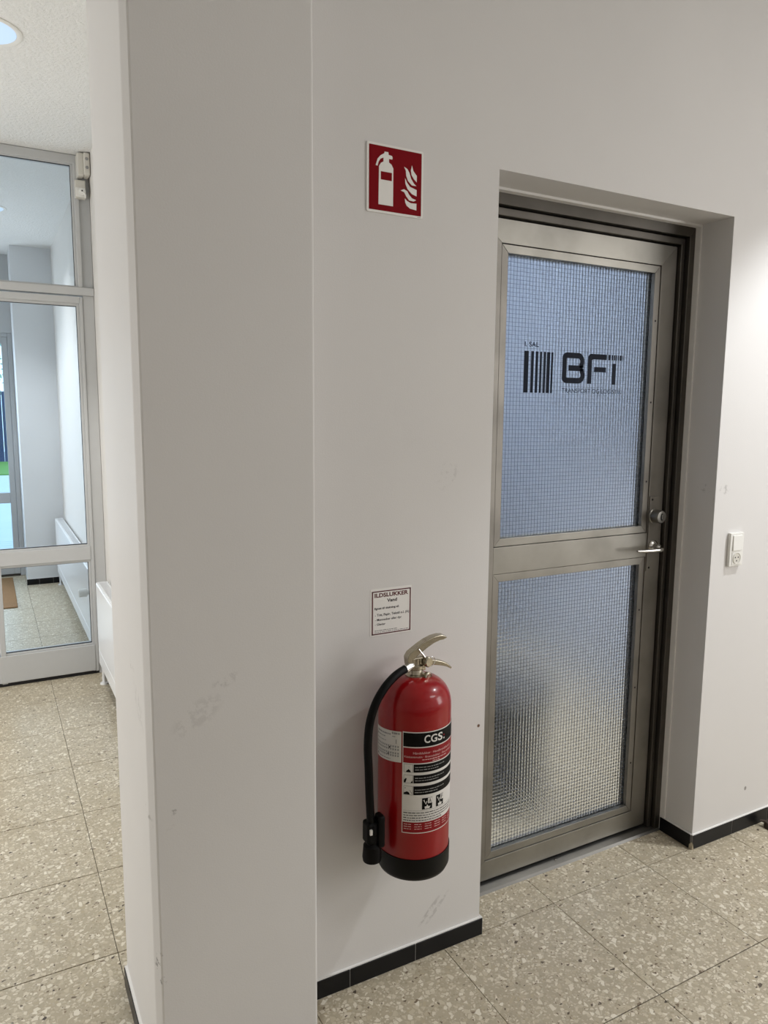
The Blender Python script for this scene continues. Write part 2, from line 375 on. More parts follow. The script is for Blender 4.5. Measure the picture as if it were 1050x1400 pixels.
# skirting tiles: each run is a structure whose tiles are parts
def skirting(name, p0, p1, joints, h=.053, d=.009, out=(0, -1)):
    """run from p0 to p1 (x, y); joints are distances along it"""
    a, b = Vector(p0), Vector(p1); L = (b-a).length; u = (b-a)/L; o = Vector(out)
    def blk(mb, s0, s1, d0, d1, z0, z1):
        q = [a+u*s0+o*d0, a+u*s1+o*d0, a+u*s1+o*d1, a+u*s0+o*d1]; k = len(mb.v)
        mb.v += [(p.x, p.y, z) for z in (z0, z1) for p in q]
        mb.f += [tuple(k+i for i in f) for f in ((0,3,2,1),(4,5,6,7),(0,1,5,4),(1,2,6,5),(2,3,7,6),(3,0,4,7))]; return mb
    base = struct(name, blk(MB(), 0, L, -.002, d-.0015, 0, h-.001), M['tile_grout'])
    blk(MB(), 0, L, -.001, d*.75, h-.001, h+.0025).build('caulk_line', M['caulk'], base)
    cuts = [0]+list(joints)+[L]
    for s0, s1 in zip(cuts, cuts[1:]):
        blk(MB(), s0+.0013, s1-.0013, .001, d, .0005, h).build('skirting_tile', M['black_tile'], base, bevel=.0012, seg=1)
    return base
skirting('baseboard_back', (XR, 0), (DX0+.0075, 0), [.166-.009, .373-.009])
skirting('baseboard_jamb_left', (DX0, 0), (DX0, .138), [], out=(1, 0))
skirting('baseboard_jamb_right', (DX1, 0.0), (DX1, .138), [], out=(-1, 0))
br = skirting('baseboard_right', (DX1-.004, 0), (5.0, 0), [.215+.207*k for k in range(13)])
ch = MB(); ch.v = [(2.1475, -.010, .0005), (2.1575, -.0105, .0005), (2.1475, .004, .0005), (2.151, -.0103, .024), (2.1475, -.007, .030), (2.1475, .003, .018)]
ch.f = [(0, 2, 1), (0, 1, 3), (0, 3, 4, 5, 2), (1, 2, 5, 4, 3)]
ch.build('broken_corner', M['terrazzo'], br, label='chipped tile corner showing beige body')
skirting('baseboard_pillar', (XL, YB), (XL, YF), [.21], out=(-1, 0))
skirting('baseboard_pillar_front', (XL, YF), (XR, YF), [.19])
skirting('baseboard_pillar_back', (XL, YB), (.58, YB), [.2], out=(0, 1))
skirting('baseboard_hall', (.58, .30), (.58, 2.84), [.2*k for k in range(1, 13)], out=(-1, 0))
skirting('baseboard_vestibule', (.253, 5.5), (.58, 5.5), [.10, .215])
skirting('baseboard_vestibule_side', (.58, 2.95), (.58, 5.49), [.2*k for k in range(1, 13)], out=(-1, 0))

# ------------------------------------------------------------------ door_1: steel door with wired glass
door = empty('door_1', (1.69, .17, 0), kind='structure', label='brushed steel door with two wired glass panes set in the white wall recess')
def ring3(mb, x0, x1, z1, wd, wt, y0, y1, z0=0.0):
    mb.prism([(x0, z0), (x0+wd, z0), (x0+wd, z1-wt), (x0, z1)], y0, y1); mb.prism([(x1-wd, z0), (x1, z0), (x1, z1), (x1-wd, z1-wt)], y0, y1)
    mb.prism([(x0, z1), (x0+wd, z1-wt), (x1-wd, z1-wt), (x1, z1)], y0, y1); return mb
fr = ring3(MB(), DX0+.0005, DX1-.0005, DZ-.0005, .031, .038, .140, .25).build('door_frame', M['steel_frame'], door, bevel=.0015)
ring3(MB(), DX0+.031, DX1-.031, DZ-.038, .006, .006, .176, .25).build('frame_groove', M['steel_frame'], fr)
ring3(MB(), DX0+.0345, DX1-.0345, DZ-.042, .0175, .0215, .156, .25).build('frame_stop', M['steel_frame'], fr, bevel=.0015)
ring3(MB(), DX0+.052, DX1-.052, DZ-.0635, .012, .012, .186, .25).build('frame_gap', M['steel_frame'], fr)
ck = MB()
ck.prism([(DX1, 0), (DX1, DZ), (DX1-.007, DZ-.007), (DX1-.007, 0)], .119, .1405); ck.prism([(DX0, DZ), (DX0, DZ-.007), (DX1-.007, DZ-.007), (DX1, DZ)], .119, .1405)
ck.build('sealant_strip', M['caulk'], door)
LX0, LX1, LZ0, LZ1 = 1.277, 2.101, .0225, 2.114
BX0, BX1 = 1.364, 2.031
Y0, Y1 = .170, .216
UZ0, UZ1, WZ0, WZ1 = 1.137, 2.046, .090, 1.052
MB().prism([(LX0, LZ0), (BX0, WZ0), (BX0, UZ1), (LX0, LZ1)], Y0, Y1).build('stile', M['steel_v'], door, bevel=.0008)
MB().prism([(BX1, WZ0), (LX1, LZ0), (LX1, LZ1), (BX1, UZ1)], Y0, Y1).build('stile', M['steel_v'], door, bevel=.0008)
MB().prism([(LX0, LZ1), (BX0, UZ1), (BX1, UZ1), (LX1, LZ1)], Y0, Y1).build('top_rail', M['steel_h'], door, bevel=.0008)
MB().prism([(LX0, LZ0), (LX1, LZ0), (BX1, WZ0), (BX0, WZ0)], Y0, Y1).build('bottom_rail', M['steel_h'], door, bevel=.0008)
MB().prism([(BX0, WZ1), (BX1, WZ1), (BX1, UZ0), (BX0, UZ0)], Y0, Y1).build('middle_rail', M['steel_h'], door, bevel=.0008)
def pane(z0, z1):
    bm_ = MB(); bv_ = MB(); W = .0245; e = .0018
    x0, x1, a, b = BX0+e, BX1-e, z0+e, z1-e
    for ya, yb in ((.1725, .1885), (.198, .214)):
        bv_.prism([(x0, a), (x0+W, a+W), (x0+W, b-W), (x0, b)], ya, yb); bv_.prism([(x1, a), (x1, b), (x1-W, b-W), (x1-W, a+W)], ya, yb)
        bm_.prism([(x0, b), (x0+W, b-W), (x1-W, b-W), (x1, b)], ya, yb); bm_.prism([(x0, a), (x1, a), (x1-W, a+W), (x0+W, a+W)], ya, yb)
    bead = bm_.build('glazing_bead', M['steel_h'], door, bevel=.0012); bv_.build('glazing_bead', M['steel_v'], door, bevel=.0012)
    sc_ = MB()
    for zz in (z0+.2*(z1-z0), z0+.5*(z1-z0), z0+.8*(z1-z0)):
        sc_.lathe([(.0035, 0), (.003, .0012)], (x1-W*.5, .1725, zz), (0, -1, 0), 10)
    sc_.build('bead_screw', M['steel_dark'], bead)
    gl = MB().box(BX0+.006, BX1-.006, .190, .196, z0+.006, z1-.006).build('glass_pane', M['wired'], door)
    wm = MB(); hw = .00036
    nx = int((BX1-BX0)/.0125); nz = int((z1-z0)/.0125)
    for k in range(nx+1):
        x = 1.388+.0125*(k-1)
        if BX0+.01 < x < BX1-.01: wm.box(x-hw, x+hw, .1889, .1897, z0+.01, z1-.01)
    for k in range(int(z0/.0125)+1, int(z1/.0125)+1):
        z = .0125*k
        if z0+.01 < z < z1-.01: wm.box(BX0+.01, BX1-.01, .1889, .1897, z-hw, z+hw)
    wm.build('wire_mesh', M['wire'], gl, kind='stuff')
    return gl
up = pane(UZ0, UZ1); lo = pane(WZ0, WZ1)
# vinyl lettering on the upper pane
def on_glass(x, z): return (x, .1884, z)
v = MB(); bx0, bx1, bz0, bz1 = 1.474, 1.590, 1.615, 1.742
for a, b in ((0, .156), (.237, .33), (.39, .48), (.54, .607), (.668, .744), (.78, .896), (.93, 1)):
    o = MB(); flat_rect(o, bx0+a*(bx1-bx0), bx0+b*(bx1-bx0), bz0, bz1, on_glass); o.build('logo_bar', M['ink'], up)
fx, fz, fw_, fh = 1.628, 1.648, .265, .0965
def L(x, z): return on_glass(fx+x*fw_, fz+z*fh)
def rarc(cx, cz, rx, rz, a0, a1, n=6): return [(cx+rx*math.cos(math.radians(a0+(a1-a0)*k/n)), cz+rz*math.sin(math.radians(a0+(a1-a0)*k/n))) for k in range(n+1)]
s, hs = .070, .18
B = MB()
def strip(mb, outer, inner):
    for i in range(len(outer)-1): flat_poly(mb, [outer[i], outer[i+1], inner[i+1], inner[i]], L)
def stroke(mb, pts, hw):
    P = [Vector((x*fw_, z*fh)) for x, z in pts]; O = []; I = []
    for k, q in enumerate(P):
        d = (P[min(k+1, len(P)-1)]-P[max(k-1, 0)]).normalized(); n_ = Vector((-d.y, d.x)); O.append(q+n_*hw); I.append(q-n_*hw)
    for k in range(len(P)-1): mb_quad(mb, O[k], O[k+1], I[k+1], I[k])
def mb_quad(mb, *q):
    n_ = len(mb.v); mb.v += [on_glass(fx+a.x, fz+a.y) for a in q]; mb.f.append(tuple(range(n_, n_+4)))
path = [(.31, .52)]+rarc(.255, .72, .062, .19, -30, 90, 8)+rarc(.085, .84, .05, .07, 90, 180, 6)+rarc(.085, .16, .05, .07, 180, 270, 6)+rarc(.265, .27, .066, .18, -90, 30, 8)+[(.31, .48)]
stroke(B, path, .0090)
flat_rect(B, .10, .33, .41, .59, L)
B.build('logo_letter', M['ink'], up)
F = MB(); strip(F, [(.41, 0), (.41, .84)]+rarc(.46, .84, .05, .16, 180, 90)+[(.72, 1)], [(.478, 0), (.478, .78)]+rarc(.50, .78, .022, .04, 180, 90)+[(.72, .82)])
flat_rect(F, .515, .715, .40, .57, L); F.build('logo_letter', M['ink'], up)
TT = MB(); flat_rect(TT, .818, .885, 0, .71, L); TT.build('logo_letter', M['ink'], up)
for a, b in ((.748, .785), (.803, .828), (.842, .864), (.878, .896), (.909, .926), (.940, .976), (.988, 1.0)):
    o = MB(); flat_rect(o, a*1.0, b, .82, 1.0, L); o.build('logo_stripe', M['ink'], up)
tx = MB(); add_text(tx, 'I. SAL', 1.475, 1.531, 1.7555, 1.770, on_glass, .018); tx.build('lettering', M['ink_thin'], up)
tx = MB(); add_text(tx, 'TRANSPORT OG LOGISTIK', 1.630, 1.892, 1.6175, 1.6315, on_glass, .004); tx.build('lettering', M['ink_thin'], up)
MB().box(LX0+.002, LX1-.002, .182, .212, .0122, .030).build('bottom_gap_shade', M['rubber'], door)  # black strip standing for the shade in the gap under the leaf
# lock furniture
lp = MB().box(2.034, 2.080, .1655, .170, 1.000, 1.266).build('lock_plate', M['steel_v'], door, bevel=.0012)
sc_ = MB()
for x, z in ((2.045, 1.255), (2.045, 1.012)): sc_.lathe([(.0042, 0), (.0036, .0012)], (x, .1655, z), (0, -1, 0), 12)
sc_.build('plate_screw', M['steel_dark'], lp)
kn = MB().lathe([(.026, 0), (.026, .004), (.023, .006), (.0225, .034), (.0205, .037), (.019, .0372)], (2.054, .1655, 1.197), (0, -1, 0), 36).build('lock_knob', M['lock_steel'], door, smooth=True)
ks = MB().prism([(2.054+x, 1.197+z) for x, z in rarc(0, 0, .0055, .013, 0, 360, 16)[:-1]], .1272, .1284); ks.build('key_slot', M['hole'], kn)
MB().box(2.0525, 2.0555, .1262, .1274, 1.190, 1.206).build('key_blade', M['chrome'], kn)
lv = MB().lathe([(.0225, 0), (.0225, .006), (.019, .010), (.012, .012), (.011, .03), (0, .03)], (2.056, .1655, 1.088), (0, -1, 0), 30).build('lever_handle', M['chrome'], door, smooth=True)
MB().tube([(2.056, .158, 1.086), (2.056, .135, 1.085), (2.053, .123, 1.0845), (2.040, .117, 1.0845), (2.010, .116, 1.085), (1.97, .117, 1.086), (1.933, .119, 1.088)],
          [.0085, .0085, .009, .0088, .0075, .006, .0038], 14, sub=5).build('lever', M['chrome'], lv, smooth=True)
# sill
sl = MB().prism([(0, 0), (.004, .0095), (.03, .012), (.10, .012), (.10, 0)], DX0, DX1, lambda a, d, c: (d, .136+a, c)).build('threshold', M['sill_steel'], door)
MB().lathe([(.004, 0), (.004, .003)], (1.66, .160, .0115), (0, 0, 1), 10).build('sill_rivet', M['chrome'], sl)

# hall behind the steel door
bs = MB(); bs.quad((.73, .29, 0), (.73, 2.5, 0), (.73, 2.5, CEIL), (.73, .29, CEIL)); bs.quad((2.9, .29, 0), (2.9, .29, CEIL), (2.9, 2.5, CEIL), (2.9, 2.5, 0))
bs.quad((.73, 2.5, 0), (2.9, 2.5, 0), (2.9, 2.5, CEIL), (.73, 2.5, CEIL))
struct('wall_stairwell', bs, M['back_wall'])
struct('floor_stairwell', MB().box(.73, 2.9, .29, 2.5, -.003, -.0005), M['terrazzo'])
bn = thing('dark_object', (1.82, .70, 0), 'dark blurred object of unknown kind behind the lower wired glass pane', 'bin')  # dark thing of unknown kind, placed for its blur in the lower pane
MB().lathe([(.10, 0), (.13, .01), (.16, .40), (.165, .42), (.15, .42), (.145, .38), (.12, .03), (0, .03)], (1.82, .70, 0), (0, 0, 1), 24).build('dark_object_body', M['bin'], bn, smooth=True)
MB().lathe([(.168, .415), (.168, .43), (.12, .46), (0, .475)], (1.82, .70, 0), (0, 0, 1), 24).build('dark_object_top', M['bin'], bn, smooth=True)

# ------------------------------------------------------------------ fire extinguisher
EX, EY, ER = .919, -.110, .0925
ext = thing('fire_extinguisher', (EX, EY, .385), 'red water fire extinguisher with black hose hung on the white wall beside the steel door', 'fire extinguisher')
body = [(ER-.004, .40), (ER, .405), (ER, .820)]
for k in range(1, 15):
    a = math.radians(90*k/15); body.append((ER*math.cos(a)**.74, .820+.0775*math.sin(a)**.86))
body += [(.020, .8985), (.020, .900), (0, .900)]
cyl_ = MB().lathe(body, (EX, EY, 0), (0, 0, 1), 72).build('cylinder', M['red'], ext, smooth=True)
MB().lathe([(ER-.030, .385), (ER-.014, .3865), (ER-.004, .393), (ER+.0015, .405), (ER+.002, .452), (ER-.001, .4525)], (EX, EY, 0), (0, 0, 1), 72).build('base_boot', M['boot'], ext, smooth=True)
MB().box(EX-.03, EX+.03, EY+ER-.002, 0, .72, .78).build('wall_bracket', M['steel_dark'], ext, bevel=.003)
def on_cyl(dr=.0006): return lambda u, z: (EX+(ER+dr)*math.sin(u/ER), EY-(ER+dr)*math.cos(u/ER), z)
def dashes(mb, u0, u1, z, h, fn, fill=.82):
    u = u0
    while u < u1-.002:
        wd = min(random.uniform(.0035, .011), u1-u); flat_rect(mb, u, u+wd, z, z+h*random.uniform(.75, 1.0), fn, 2); u += wd+random.uniform(.0012, .002)
U0, U1 = -.0785, .108
c0, c1, c2, c3 = on_cyl(.0005), on_cyl(.0009), on_cyl(.0013), on_cyl(.0017)
mb = MB(); flat_rect(mb, U0, U1, .5225, .7850, c0, 36)
lab = mb.build('instruction_label', M['label_white'], ext, label='white, red and black instruction label')
mb = MB(); flat_rect(mb, U0+.002, U1-.002, .7475, .7825, c1, 36); mb.build('label_band', M['label_black'], lab)
mb = MB(); flat_rect(mb, U0+.002, U1-.002, .7060, .7445, c1, 36); mb.build('label_band', M['label_red'], lab)
mb = MB(); flat_rect(mb, U0+.002, U1-.002, .5250, .5520, c1, 36); mb.build('label_band', M['label_red'], lab)
for ch_, a, b in (('C', -.0255, -.0105), ('G', -.0088, .0092), ('S', .0115, .0270)):
    mb = MB(); add_text(mb, ch_, a, b, .7565, .7765, c2, .022); mb.build('letter', M['label_white'], lab)
mb = MB(); flat_poly(mb, [(.0325+.0024*math.cos(a*PI/5), .7585+.0024*math.sin(a*PI/5)) for a in range(10)], c2); mb.build('lettering', M['label_white'], lab)
mb = MB(); flat_poly(mb, [(.0325+.0022*math.cos(a*PI/5), .7665+.0022*math.sin(a*PI/5)) for a in range(10)], c2); mb.build('lettering', M['label_red'], lab, label='red dot')
mb = MB(); add_text(mb, 'Håndslukker · Handbrandsläckare', -.052, .063, .7290, .7345, c2); add_text(mb, 'Käsisammutin · Brannslukker · Fire extinguisher', -.0735, .080, .7195, .7245, c2)
dashes(mb, -.03, .045, .7135, .0022, c2); dashes(mb, -.003, .018, .7085, .0018, c2); mb.build('lettering', M['pale_print'], lab)
for z1, z0 in ((.7030, .6820), (.6750, .6540), (.6465, .6235)):
    mb = MB(); flat_rect(mb, -.0505, U1-.002, z0, z1, c1, 30); bnd = mb.build('label_band', M['label_black'], lab)
    mb = MB(); dashes(mb, -.047, .035, z0+.0125, .0022, c2); dashes(mb, -.047, .015, z0+.006, .0022, c2); mb.build('lettering', M['grey_plastic'], lab)
    mb = MB()
    for q in ((-.0745, -.0520, z0, z0+.0006), (-.0745, -.0520, z1-.0006, z1), (-.0745, -.0739, z0, z1), (-.0526, -.0520, z0, z1)): flat_rect(mb, *q, c1, 4)
    if z1 > .70: flat_poly(mb, [(-.069, z0+.0005), (-.057, z0+.0005), (-.0585, z0+.0045), (-.061, z0+.007), (-.063, z0+.0085), (-.065, z0+.006), (-.068, z0+.004)], c1); flat_rect(mb, -.063, -.0600, z0+.013, z0+.0135, c1)
    elif z1 > .65: flat_poly(mb, [(-.074, z0+.001), (-.070, z0+.001), (-.067, z0+.011), (-.069, z0+.013), (-.0735, z0+.008)], c1); flat_poly(mb, [(-.0525, z0+.001), (-.058, z0+.001), (-.0535, z0+.007)], c1)
    else: flat_poly(mb, [(-.0738, z0+.001), (-.059, z0+.001), (-.061, z0+.0065), (-.066, z0+.009), (-.070, z0+.007), (-.0735, z0+.005)], c1); flat_rect(mb, -.0715, -.0695, z0+.0165, z0+.0185, c1); flat_poly(mb, [(-.060, z0+.013), (-.0592, z0+.013), (-.0535, z0+.004), (-.0545, z0+.004)], c1)
    mb.build('pictogram', M['label_black'], lab)
for k, (u0, u1, ch_) in enumerate(((-.0288, -.0020, 'A'), (.0095, .0340, 'F'))):
    wd = u1-u0; z0, z1 = .585, .6145
    mb = MB(); flat_rect(mb, u0, u1, z0, z1, c1, 6); pic = mb.build('pictogram', M['label_black'], lab)
    mb = MB(); flat_rect(mb, u0+wd*.56, u1-.0005, z0+.0150, z1-.0005, c2, 3)
    flat_poly(mb, [(u0+wd*.28, z0+.0015), (u0+wd*.70, z0+.0015), (u0+wd*.82, z0+.008), (u0+wd*.62, z0+.007), (u0+wd*.5, z0+.0125), (u0+wd*.42, z0+.008), (u0+wd*.24, z0+.0075)], c2)
    flat_poly(mb, [(u0+wd*.12, z0+.024), (u0+wd*.2, z0+.026), (u0+wd*.33, z0+.015), (u0+wd*.45, z0+.022), (u0+wd*.5, z0+.0205), (u0+wd*.36, z0+.0125)], c2); mb.build('lettering', M['label_white'], lab)
    mb = MB(); add_text(mb, ch_, u0+wd*.66, u1-wd*.1, z0+.0165, z1-.0025, c3); mb.build('lettering', M['label_black'], lab)
mb = MB()
flat_rect(mb, -.0755, U1-.003, .5822, .5826, c1, 30)
for z, e in ((.5755, .075), (.5690, .078), (.5625, .070), (.5560, .03)): dashes(mb, -.0745, e, z, .0023, c1)
mb.build('lettering', M['print'], lab)
mb = MB()
for k in range(6):
    for q in range(3): dashes(mb, -.073+k*.026, -.073+k*.026+.018, .546-q*.006, .0018, c2)
mb.build('lettering', M['pale_print'], lab)
# inspection sticker, slightly tilted
def tilt(dr):
    f_ = on_cyl(dr); return lambda u, z: f_(u, z+.13*(u+.133)*.9)
d0, d1 = tilt(.0006), tilt(.0010)
mb = MB(); flat_rect(mb, -.1845, -.0815, .698, .777, d0, 24)
stk = mb.build('inspection_sticker', M['label_white'], ext, label='white inspection sticker with rows of printed months')
mb = MB(); dashes(mb, -.170, -.112, .7655, .0045, d1); dashes(mb, -.172, -.130, .7575, .003, d1); dashes(mb, -.176, -.128, .7475, .002, d1)
dashes(mb, -.108, -.086, .7690, .0060, d1); dashes(mb, -.107, -.098, .7620, .002, d1)
for r_, z in ((0, .735), (1, .7275), (2, .718), (3, .7115)):
    for k in range(13): flat_rect(mb, -.176+k*.007, -.176+k*.007+.0042, z, z+.0048, d1)
dashes(mb, -.166, -.112, .7030, .0025, d1); mb.build('lettering', M['grey_plastic'], stk)
mb = MB(); flat_poly(mb, [(-.172, .7085), (-.162, .7085), (-.167, .7025)], d1); mb.build('printed_mark', M['print'], stk)
for q in ((-.118, -.1125, .7315, .7360), (-.122, -.116, .714, .718), (-.096, -.0948, .745, .756), (-.176, -.173, .752, .763)):
    mb = MB(); flat_rect(mb, *q, d1); mb.build('printed_mark', M['print'], stk)
# valve group
vl = MB().lathe([(.026, .893), (.026, .899), (.020, .902), (.018, .912), (.020, .914), (.020, .922), (.013, .926), (.013, .940), (0, .942)], (EX, EY, 0), (0, 0, 1), 28).build('valve', M['valve'], ext, smooth=True)
MB().box(EX-.016, EX+.026, EY-.011, EY+.011, .906, .944).build('valve_block', M['valve'], vl, bevel=.004)
MB().lathe([(.011, 0), (.0125, .003), (.0125, .010), (.009, .012), (.006, .010), (0, .010)], (EX+.020, EY-.019, .895), (.25, -1, 0), 22).build('test_plug', M['valve'], vl, smooth=True)
MB().lathe([(.0125, 0), (.0135, .003), (.0135, .009), (.011, .012), (0, .0125)], (EX+.026, EY-.010, .930), (.25, -1, 0), 24).build('gauge', M['valve'], vl, smooth=True)
def lever_prism(top, bot, wd, name, par, mat):
    m_ = MB(); m_.prism(top+bot[::-1], EY-wd/2, EY+wd/2); return m_.build(name, mat, par, bevel=.0022, smooth=True)
lever_prism([(.893, .926), (.8905, .946), (.898, .958), (.914, .9675), (.930, .9765), (.946, .984), (.966, .9905), (.985, .9925), (.998, .9905), (1.007, .984)],
            [(.905, .921), (.905, .937), (.914, .943), (.924, .950), (.935, .957), (.950, .9655), (.968, .974), (.985, .9785), (.996, .979), (1.005, .982)], .022, 'upper_lever', vl, M['valve'])
lever_prism([(.915, .941), (.938, .941), (.955, .934), (.975, .928), (.995, .922), (1.010, .9145), (1.024, .9015)],
            [(.915, .917), (.938, .917), (.955, .918), (.975, .9145), (.995, .9095), (1.008, .905), (1.022, .897)], .020, 'lower_lever', vl, M['valve'])
MB().tube([(.921, EY-.012, .966), (.944, EY-.0135, .936)], .0022, 8).build('safety_pin', M['zinc'], vl, smooth=True)
rr = [(.955+.013*math.cos(2*PI*k/20), EY-.0155-.002*math.sin(2*PI*k/20), .929+.013*math.sin(2*PI*k/20)) for k in range(21)]
MB().tube(rr, .0012, 6).build('pull_ring', M['zinc'], vl, smooth=True)
# hose, ferrule, nozzle and clip
HP = [(.886, EY-.010, .9195), (.866, EY-.016, .9165), (.840, EY-.024, .907), (.812, EY-.032, .888), (.788, EY-.036, .857), (.772, EY-.037, .812), (.7675, EY-.036, .755), (.771, EY-.035, .685), (.774, EY-.034, .62), (.778, EY-.033, .560), (.781, EY-.033, .52)]
MB().tube([(.908, EY-.004, .9235), (.898, EY-.006, .922), (.882, EY-.011, .9195)], [.009, .0112, .0112], 16).build('ferrule', M['zinc'], ext, smooth=True)
hs_ = MB().tube(HP, .0102, 16, sub=6).build('hose', M['rubber'], ext, smooth=True)
nz = MB().lathe([(.0145, .10), (.0165, .095), (.0165, .075), (.014, .072), (.0145, .048), (.0215, .042), (.024, .012), (.0225, .002), (.012, 0), (.010, .008), (0, .008)], (.782, EY-.033, .452), (0, 0, 1), 28).build('nozzle', M['rubber'], ext, smooth=True)
MB().box(.7675, .7735, EY-.0525, EY-.0475, .531, .544).build('nozzle_tag', M['label_white'], nz, label='small white tag')
cp_ = MB(); cp_.box(.764, .806, EY-.047, EY-.012, .500, .556); cp_.box(.790, .808, EY-.056, EY-.026, .490, .574)
cp_.build('hose_clip', M['rubber'], ext, bevel=.007, seg=4)
# ------------------------------------------------------------------ fire extinguisher sign
sg = thing('fire_sign', (.908, 0, 2.026), 'square red sign with white extinguisher and flames symbol high on the wall', 'sign')
SX, SZ = .8305, 2.0265
def rrect(x0, x1, z0, z1, r): return [p for c in ((x1-r, z1-r, 0), (x0+r, z1-r, 90), (x0+r, z0+r, 180), (x1-r, z0+r, 270)) for p in rarc(c[0], c[1], r, r, c[2], c[2]+90, 4)]
MB().prism(rrect(SX, SX+.156, SZ, SZ+.158, .004), -.0035, 0).build('sign_plate', M['sign_white'], sg)
MB().prism(rrect(SX+.0055, SX+.1505, SZ+.0055, SZ+.1525, .001), -.0039, -.0034).build('red_field', M['sign_red'], sg)
def sgn(p): return [(SX+x, SZ+z) for x, z in p]
ex_sym = [(.044, .118), (.037, .114), (.032, .106), (.031, .019), (.071, .019), (.071, .106), (.066, .114), (.059, .118), (.059, .126), (.068, .126), (.069, .130), (.067, .134), (.058, .135), (.057, .141), (.047, .141), (.046, .137), (.036, .131), (.028, .122), (.023, .107), (.028, .106), (.031, .116), (.036, .123), (.044, .127)]
MB().prism(sgn(ex_sym), -.0043, -.0038).build('extinguisher_symbol', M['sign_white'], sg)
MB().prism(sgn([(.037, .0765), (.067, .0765), (.067, .095), (.037, .095)]), -.0047, -.0042).build('symbol_window', M['sign_red'], sg)
for fl in ([(.101,.115),(.110,.111),(.116,.103),(.121,.09),(.129,.08),(.136,.075),(.123,.075),(.112,.084),(.107,.095),(.106,.106)],
           [(.123,.121),(.127,.109),(.137,.099),(.137,.084),(.129,.09),(.122,.099),(.120,.109)],
           [(.104,.089),(.110,.079),(.118,.071),(.137,.066),(.137,.051),(.123,.055),(.111,.065),(.105,.076)],
           [(.092,.059),(.101,.063),(.110,.06),(.116,.052),(.124,.045),(.136,.042),(.129,.038),(.116,.039),(.108,.047),(.102,.056)],
           [(.104,.042),(.110,.037),(.121,.033),(.137,.034),(.137,.018),(.119,.02),(.109,.026),(.105,.033)]):
    MB().prism(sgn(fl), -.0043, -.0038).build('flame_symbol', M['sign_white'], sg)
mb = MB(); dashes(mb, SX+.140, SX+.150, SZ+.0020, .0015, lambda x, z: (x, -.0037, z)); mb.build('small_print', M['grey_plastic'], sg)
# ------------------------------------------------------------------ paper notice
nt = thing('paper_notice', (.909, 0, .975), 'small white printed notice on the wall just above the extinguisher', 'notice')
MB().box(.8475, .9705, -.0008, 0, .973, 1.0985).build('notice_sheet', M['sign_white'], nt)
pn = lambda x, z: (.83+x, -.0010, .9+z)
mb = MB()
for q in ((.0215, .1380, .1895, .1925), (.0215, .1380, .0765, .0795), (.0215, .0252, .0765, .1925), (.1343, .1380, .0765, .1925)): flat_rect(mb, *q, pn)
mb.build('border', M['maroon'], nt)
mb = MB(); add_text(mb, 'ILDSLUKKER', .0295, .1295, .1755, .1865, pn, .035); mb.build('lettering', M['maroon'], nt)
mb = MB(); add_text(mb, 'Vand', .0660, .0960, .1610, .1700, pn, .032); mb.build('lettering', M['print'], nt)
mb = MB(); add_text(mb, 'Egnet til slukning af:', .0295, .1020, .1435, .1490, pn, .03)
add_text(mb, '- Træ, Papir, Tekstil o.l. (A)', .0310, .1325, .1255, .1320, pn, .02); add_text(mb, '- Mennesker eller dyr', .0310, .1105, .1130, .1190, pn, .02); add_text(mb, '- Gløder', .0310, .0620, .1010, .1065, pn, .02)
dashes(mb, .030, .098, .0865, .0014, pn); dashes(mb, .030, .131, .0822, .0012, pn); mb.build('lettering', M['print'], nt)

# ------------------------------------------------------------------ switch and socket
sw = thing('light_switch', (2.272, 0, 1.03), 'white light switch and socket combination plate on the wall right of the door', 'switch')
def pr(mb, x0, x1, z0, z1, y0, y1): return mb.box(x0, x1, y0, y1, z0, z1)
pr(MB(), 2.237, 2.307, 1.030, 1.147, -.012, 0).build('face_plate', M['white_plastic'], sw, bevel=.002)
rk = MB(); rk.v = [(2.249, -.010, 1.086), (2.296, -.010, 1.086), (2.296, -.010, 1.138), (2.249, -.010, 1.138), (2.249, -.0165, 1.086), (2.296, -.0165, 1.086), (2.296, -.0145, 1.138), (2.249, -.0145, 1.138)]
rk.f = [(0, 3, 2, 1), (4, 5, 6, 7), (0, 1, 5, 4), (1, 2, 6, 5), (2, 3, 7, 6), (3, 0, 4, 7)]
rk.build('rocker', M['white_plastic'], sw, bevel=.001)
pr(MB(), 2.2485, 2.2965, 1.036, 1.080, -.0135, -.009).build('socket_surround', M['white_plastic'], sw, bevel=.001)
so = MB().lathe([(.0198, 0), (.0198, .0018), (.0185, .0020), (.0170, .0006), (0, .0006)], (2.2725, -.0135, 1.0580), (0, -1, 0), 30).build('socket', M['cream_plastic'], sw, smooth=True)
hl = MB()
for x, z in ((-.0075, .003), (.0075, .003), (0, -.0085)): hl.lathe([(.0026, 0), (.0024, .0006)], (2.2725+x, -.0141, 1.058+z), (0, -1, 0), 10)
hl.build('socket_hole', M['hole'], so)
# small brown thing of unknown kind, modelled as a stop, at the picture's right edge
ds = thing('brown_object', (2.53, -.045, 0), 'small dark brown object on the floor by the right-hand skirting', 'small object')
MB().lathe([(.022, 0), (.022, .016), (.018, .024), (.008, .027), (0, .0275)], (2.534, -.050, 0), (0, 0, 1), 20).build('brown_object_body', M['brown'], ds, smooth=True)
MB().tube([(2.534, -.050, .018), (2.522, -.032, .022), (2.512, -.022, .023)], [.008, .006, .004], 10).build('brown_object_tip', M['brown'], ds, smooth=True)

